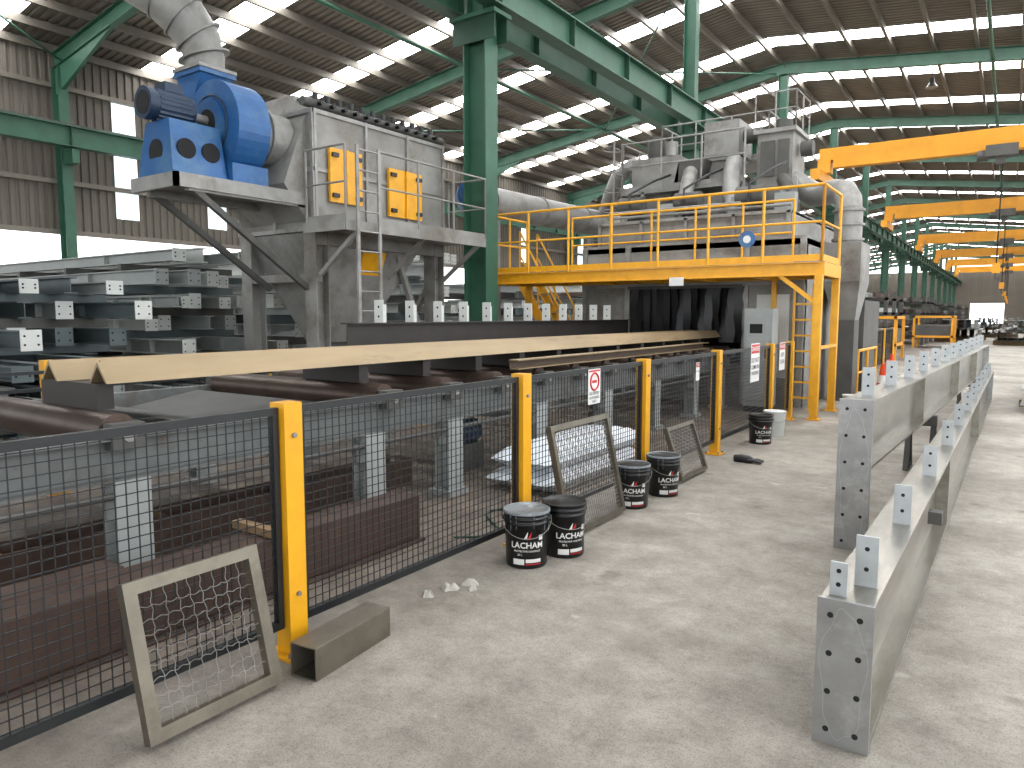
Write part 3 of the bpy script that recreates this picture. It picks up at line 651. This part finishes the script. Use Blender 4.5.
b.cyl((-3.68,15.7,4.95),(-3.45,15.7,4.95),.15,M_dgrey,n=16)
b.sweep([(-4.95,15.4,4.8),(-4.85,14.9,4.5),(-4.75,14.6,4.0),(-4.7,14.5,3.4)],.17,M_gal,14)
b.sweep([(-5.75,15.0,4.6),(-5.65,14.6,4.3),(-5.6,14.3,3.9),(-5.6,14.3,3.4)],.15,M_gal,14)
b.sweep([(-3.9,15.2,4.3),(-3.6,14.7,3.9),(-3.5,14.5,3.4)],.13,M_dgrey,12)
for x in(-6.8,-5.9,-4.6,-3.6): b.bx(x-.04,x+.04,14.9,14.98,3.4,4.28,M_gal)
b.bx(-7.3,-4.6,14.9,17.6,4.24,4.30,M_gal)
# conduit, junction boxes
for (x,y,h) in((-6.6,14.3,.5),(-4.4,14.2,.45),(-3.5,13.9,.4),(-5.7,13.7,.35)):
    b.bx(x-.18,x+.18,y-.1,y+.1,3.42,3.42+h,M_primer)
for (xa_,xb_,z) in((-6.9,-3.3,3.55),(-6.9,-4.2,3.65)): b.cyl((xa_,13.5,z),(xb_,13.5,z),.03,M_gal,n=8)
for x in(-6.5,-5.35,-4.1): b.sweep([(x,13.6,3.5),(x+.05,13.5,4.0),(x+.25,14.2,4.35),(x+.3,15.0,4.6)],.025,M_rubber,6)
# top level: small roof deck on the towers with ladder
b.bx(-7.1,-4.6,16.6,17.9,5.0,5.06,M_gal)
for x in(-7.05,-4.65):
    for y in(16.65,17.85): b.bx(x-.04,x+.04,y-.04,y+.04,2.95,5.0,M_gal)
for x in(-7.0,-6.6): b.bar((x,14.95,4.3),(x,16.6,5.05),.03,.1,M_gal)
for i in range(5): b.bx(-7.0,-6.6,15.1+i*.3,15.25+i*.3,4.38+i*.135,4.41+i*.135,M_gal)
for y in(14.6,15.0): b.bar((-7.35,y,2.9),(-7.35,y,5.4),.04,.03,M_gal,up=(1,0,0))
for i in range(9): b.cyl((-7.35,14.6,3.0+i*.28),(-7.35,15.0,3.0+i*.28),.013,M_gal,n=6)
for i in range(4): b.sweep([(-7.35-.35*math.sin(a),14.8-.32*math.cos(a),3.9+i*.45) for a in [pi*j/8 for j in range(9)]],.014,M_gal,5)
b.cyl((-2.55,14.6,2.9),(-2.55,14.6,3.55),.24,M_gal,n=24); b.sweep([(-2.55,14.6,3.5),(-2.57,14.65,3.7),(-2.68,14.85,3.88),(-2.9,15.1,3.95),(-3.3,15.4,3.95),(-3.8,15.6,4.3)],.23,M_gal,20)
for z in(2.95,3.22,3.48): b.cyl((-2.55,14.6,z),(-2.55,14.6,z+.04),.28,M_gal,n=24)
b.bx(-2.88,-2.25,14.2,15.2,2.2,2.9,M_grey); b.frust((-2.7,-2.35,14.5,14.9,1.5),(-2.88,-2.25,14.2,15.2,2.2),M_grey)
b.bx(-2.75,-2.35,14.45,14.95,0,1.5,M_dgrey)
b.bx(-2.9,-2.5,16.5,18.5,0,1.9,M_dgrey)
b.bar((-3.4,12.95,.0),(-3.4,12.95,2.3),.08,.08,M_yel)
rail(b,[(-7.3,17.55,4.305),(-7.3,14.95,4.305),(-4.6,14.95,4.305)],1.05,M_gal)
rail(b,[(-7.1,17.85,5.06),(-7.1,16.62,5.06),(-4.6,16.62,5.06),(-4.6,17.85,5.06)],1.0,M_gal,.8,.02)
rail(b,[(-4.5,15.25,5.33),(-3.7,15.25,5.33),(-3.7,16.35,5.33)],.7,M_gal,.5,.016,toe=False)
b.done()
b=B('rubber_strip_curtain')
rnd=random.Random(2)
for i in range(16):
    x=-6.12+i*.136; vs=[]
    for j in range(7):
        z=2.1-1.0*j/6; a=rnd.uniform(-.02,.02); vs+=[(x+a,12.93+.04*math.sin(i*2+j*.5),z),(x+.15+a,12.91+.04*math.cos(i*1.7+j*.4),z)]
    b.add(vs,[(2*j,2*j+1,2*j+3,2*j+2) for j in range(6)],M_rubber,True)
b.bx(-6.15,-3.95,12.87,12.9,2.08,2.14,M_dgrey)
b.done()
# ------------------------------------------------------------------ yellow platform
b=B('access_platform')
PZ=2.40; xa,xb,ya,yb=-8.5,-2.37,11.6,12.88
b.bx(xa,xb,ya,yb,PZ-.03,PZ,M_gal)
b.ibeam((xa,ya,PZ-.11),(xb,ya,PZ-.11),.1,.2,M_yel,.012,.01); b.ibeam((xa,yb,PZ-.11),(xb,yb,PZ-.11),.1,.2,M_yel,.012,.01)
b.bar((xb,ya,PZ-.11),(xb,yb,PZ-.11),.08,.2,M_yel); b.bar((xa,ya,PZ-.11),(xa,yb,PZ-.11),.08,.2,M_yel)
for i in range(1,6): x=xa+(xb-xa)*i/6; b.bar((x,ya,PZ-.14),(x,yb,PZ-.14),.06,.16,M_yel)
rail(b,[(xa,ya,PZ),(xb,ya,PZ),(xb,yb,PZ)],1.13,M_yel,.88,.024); rail(b,[(-7.4,yb,PZ),(-3.1,yb,PZ)],1.13,M_yel,.88,.022); rail(b,[(xa,yb,PZ),(xa,ya,PZ)],1.13,M_yel,.7,.022)
for (x,y) in((xb-.03,ya),(xb-.03,yb),(xa+.05,ya),(xa+.05,yb)):
    b.bx(x-.055,x+.055,y-.055,y+.055,0,PZ-.2,M_yel); b.bx(x-.1,x+.1,y-.1,y+.1,0,.015,M_yel)
b.bar((xb-.03,ya,1.75),(xb-.6,ya,PZ-.2),.06,.06,M_yel)
b.bar((xb,ya,1.1),(xb,yb,1.1),.05,.05,M_yel)
b.bx(-4.75,-4.5,ya-.07,ya-.06,2.08,2.22,M_wtext)
b.done()
b=B('round_mandatory_sign'); b.cyl((-3.48,11.55,2.78),(-3.48,11.56,2.78),.13,M_blue,n=24); b.cyl((-3.48,11.545,2.78),(-3.48,11.55,2.78),.06,M_wtext,n=16); b.done()
b=B('access_stair')
for yy in(13.2,13.9):
    b.bar((-8.9,yy,2.38),(-7.45,yy,.0),.03,.2,M_yel)
    b.cyl((-8.9,yy,3.4),(-7.45,yy,1.0),.022,M_yel,n=8); b.cyl((-8.9,yy,2.9),(-7.45,yy,.55),.018,M_yel,n=8)
    for f in(0,.33,.66,1): x=-8.9+1.45*f; z=2.38-2.38*f; b.cyl((x,yy,z),(x,yy,z+1.02),.02,M_yel,n=8)
for i in range(11): f=(i+.5)/11; x=-8.9+1.45*f; z=2.38*(1-f); b.bx(x-.1,x+.1,13.2,13.9,z-.015,z+.015,M_gal)
b.done()
b=B('yellow_ladder')
b.bx(-3.0,-2.97,12.6,12.64,0,2.1,M_yel); b.bx(-2.7,-2.67,12.6,12.64,0,2.1,M_yel)
for i in range(7): b.bx(-2.97,-2.7,12.6,12.63,.2+i*.26,.23+i*.26,M_yel)
b.done()
b=B('control_cabinet'); b.bx(-3.6,-3.15,11.95,12.3,.1,1.7,M_primer); b.bx(-3.56,-3.19,11.93,11.95,.2,1.6,M_primer); b.bx(-3.25,-3.23,11.91,11.93,.9,1.05,M_black); b.bx(-3.5,-3.3,11.92,11.93,1.3,1.45,M_dark); b.bx(-3.58,-3.17,11.97,12.28,0,.1,M_black); b.done()

c=B('traffic_cone'); c.bx(-.19,.19,-.19,.19,0,.03,M_orange); c.cyl((0,0,.03),(0,0,.7),.14,M_orange,r2=.03,n=20); c.cyl((0,0,.34),(0,0,.48),.098,M_wtext,r2=.075,n=20)
c0=c.done(loc=(-1.9,14.9,0)); dup(c0,(-1.98,16.2,0)); dup(c0,(-2.2,18.6,0))
b=B('pipe_barrier'); rail(b,[(-2.4,15.3,0),(-2.35,17.2,0)],.9,M_yel,1.0,.03,toe=False); b.done()

# ------------------------------------------------------------------ stacks of steel
def stack(xr,xl,ya,yb,zs,dy,m,hb=.3,alt=None,seed=1):
    rnd=random.Random(seed); b=B('steel_beam_stack')
    for k,z in enumerate(zs):
        y=ya+rnd.uniform(0,.1); h=hb
        while y+.2<yb:
            xe=xr+rnd.uniform(-1.3,.4); mm=alt if (alt and rnd.random()<.35) else m; hh=hb*rnd.choice([1,1,.75])
            sk_=rnd.uniform(-.05,.05)
            b.ibeam((xl+rnd.uniform(-.4,.4),y+.1+sk_,z+hh/2),(xe,y+.1,z+hh/2),.17,hh,mm,.018,.012)
            if rnd.random()<.7:
                b.bx(xe,xe+.018,y-.01,y+.21,z-.01,z+hh+.01,M_white if rnd.random()<.5 else mm)
                for c in(.06,hh-.06):
                    for e in(.03,.17): b.cyl((xe+.016,y+e,z+c),(xe+.022,y+e,z+c),.013,M_dark,n=8)
            for q in range(rnd.randint(1,3)): xx=xe-.6-rnd.random()*2; b.bx(xx,xx+.012,y+.01,y+.19,z+.02,z+hh-.02,mm)
            y+=dy+rnd.uniform(-.03,.1)
        n=4; zb=(zs[k-1]+hb if k else 0)
        for i in range(n): x=xl+.8+(xr-xl-2.3)*i/(n-1); b.bx(x,x+.1,ya,yb,zb,z,M_primerd if k%2 else M_dgrey)
    return b.done()
stack(-10.9,-19,6.3,8.4,[.2,.58,.96,1.34,1.72,2.1,2.45],.42,M_primer,.24,M_white,1)
stack(-9.4,-17,3.0,5.3,[.15,.5,.85,1.2,1.55,1.88],.42,M_primerd,.22,M_primer,2)
stack(-11.4,-20,9.6,11.8,[.25,.7,1.15,1.6,2.05,2.45],.45,M_primer,.25,M_white,3)
stack(-12.0,-21,13.2,15.6,[.3,.75,1.2,1.65,2.1,2.55,2.95],.45,M_primer,.25,M_white,4)
stack(-8.6,-14.6,.3,2.4,[.2,.6,1.0],.5,M_primer,.26,M_white,5)
stack(-10.8,-16,18,20.4,[.3,.8,1.3,1.8,2.3],.5,M_primer,.3,M_white,6)
stack(-10.8,-18,24,27,[.3,.8,1.3,1.8,2.3],.5,M_primer,.3,M_rust,8)
for i,(x,y) in enumerate(((-6.9,33),(-6.5,44),(-7,55),(-6.8,68),(-7,84),(-7,98))):
    b=B('steel_storage_rack'); rnd=random.Random(i)
    for yy in(0,2.5,5): 
        for xx in(0,2.6): b.bx(x+xx,x+xx+.15,y+yy,y+yy+.15,0,2.6,M_dgrey)
        for z in(.5,1.1,1.7,2.3): b.bx(x,x+2.75,y+yy,y+yy+.12,z-.1,z,M_dgrey)
    for z in(.5,1.1,1.7,2.3):
        for k in range(8): xx=x+.25+k*.3; b.bar((xx,y-.6-rnd.random(),z+.1),(xx,y+6+rnd.random(),z+.1),.12,.18,rnd.choice([M_rust,M_primer,M_dgrey,M_roller]))
    b.done()
for i,(x,y) in enumerate(((-1.8,60),(.0,75),(-3,92),(1.0,110),(-2,125),(-3.5,49),(-.5,45),(.5,90))):
    b=B('steel_product_stack'); rnd=random.Random(i+20)
    for lv in range(2):
        for k in range(6-lv): b.ibeam((x+k*.4+lv*.2,y,.5+lv*.55),(x+k*.4+lv*.2,y+7,.5+lv*.55),.3,.5,rnd.choice([M_primer,M_dgrey,M_rust,M_primerd]))
    for yy in(1,5.5): b.bx(x-.2,x+2.3,y+yy,y+yy+.15,0,.25,M_timber)
    b.done()
for i,(x,y) in enumerate(((-4.9,28),(-3.9,40))):
    b=B('yellow_storage_frame'); 
    for xx in(0,1.6):
        for yy in(0,2.2): b.bx(x+xx,x+xx+.1,y+yy,y+yy+.1,0,1.5,M_yelc)
    for z in(.5,1.45): b.bx(x,x+1.7,y,y+.08,z,z+.1,M_yelc); b.bx(x,x+1.7,y+2.2,y+2.28,z,z+.1,M_yelc); b.bx(x,x+.08,y,y+2.2,z,z+.1,M_yelc); b.bx(x+1.6,x+1.68,y,y+2.2,z,z+.1,M_yelc)
    b.bx(x+.1,x+1.6,y+.1,y+2.1,.6,1.1,M_dgrey); b.done()
for i in range(9):
    b=B('tree'); rnd=random.Random(i+50); x=-75+rnd.uniform(-8,8); y=-20+i*9; b.cyl((x,y,-.2),(x,y,3),.25,M_timber,n=8)
    for k in range(9):
        cx,cy,cz,r=x+rnd.uniform(-2,2),y+rnd.uniform(-2.5,2.5),rnd.uniform(2.0,4.2),rnd.uniform(1.2,1.9)
        vs=[];fs=[];nu,nv=10,6
        for a in range(nv+1):
            for c_ in range(nu):
                th=pi*a/nv; ph=2*pi*c_/nu; rr=r*(1+.2*rnd.uniform(-1,1)); vs.append((cx+rr*math.sin(th)*math.cos(ph),cy+rr*math.sin(th)*math.sin(ph),cz+rr*math.cos(th)))
        for a in range(nv):
            for c_ in range(nu): fs.append((a*nu+c_,a*nu+(c_+1)%nu,(a+1)*nu+(c_+1)%nu,(a+1)*nu+c_))
        b.add(vs,fs,M_tree,True)
    b.done()

# ------------------------------------------------------------------ light
w=bpy.data.worlds.new('world'); scene.world=w; w.use_nodes=True; bg=w.node_tree.nodes['Background']; bg.inputs[0].default_value=(.94,.97,1,1); bg.inputs[1].default_value=2.0
scene.view_settings.view_transform='Standard'; scene.view_settings.look='None'
scene.view_settings.exposure=0.8
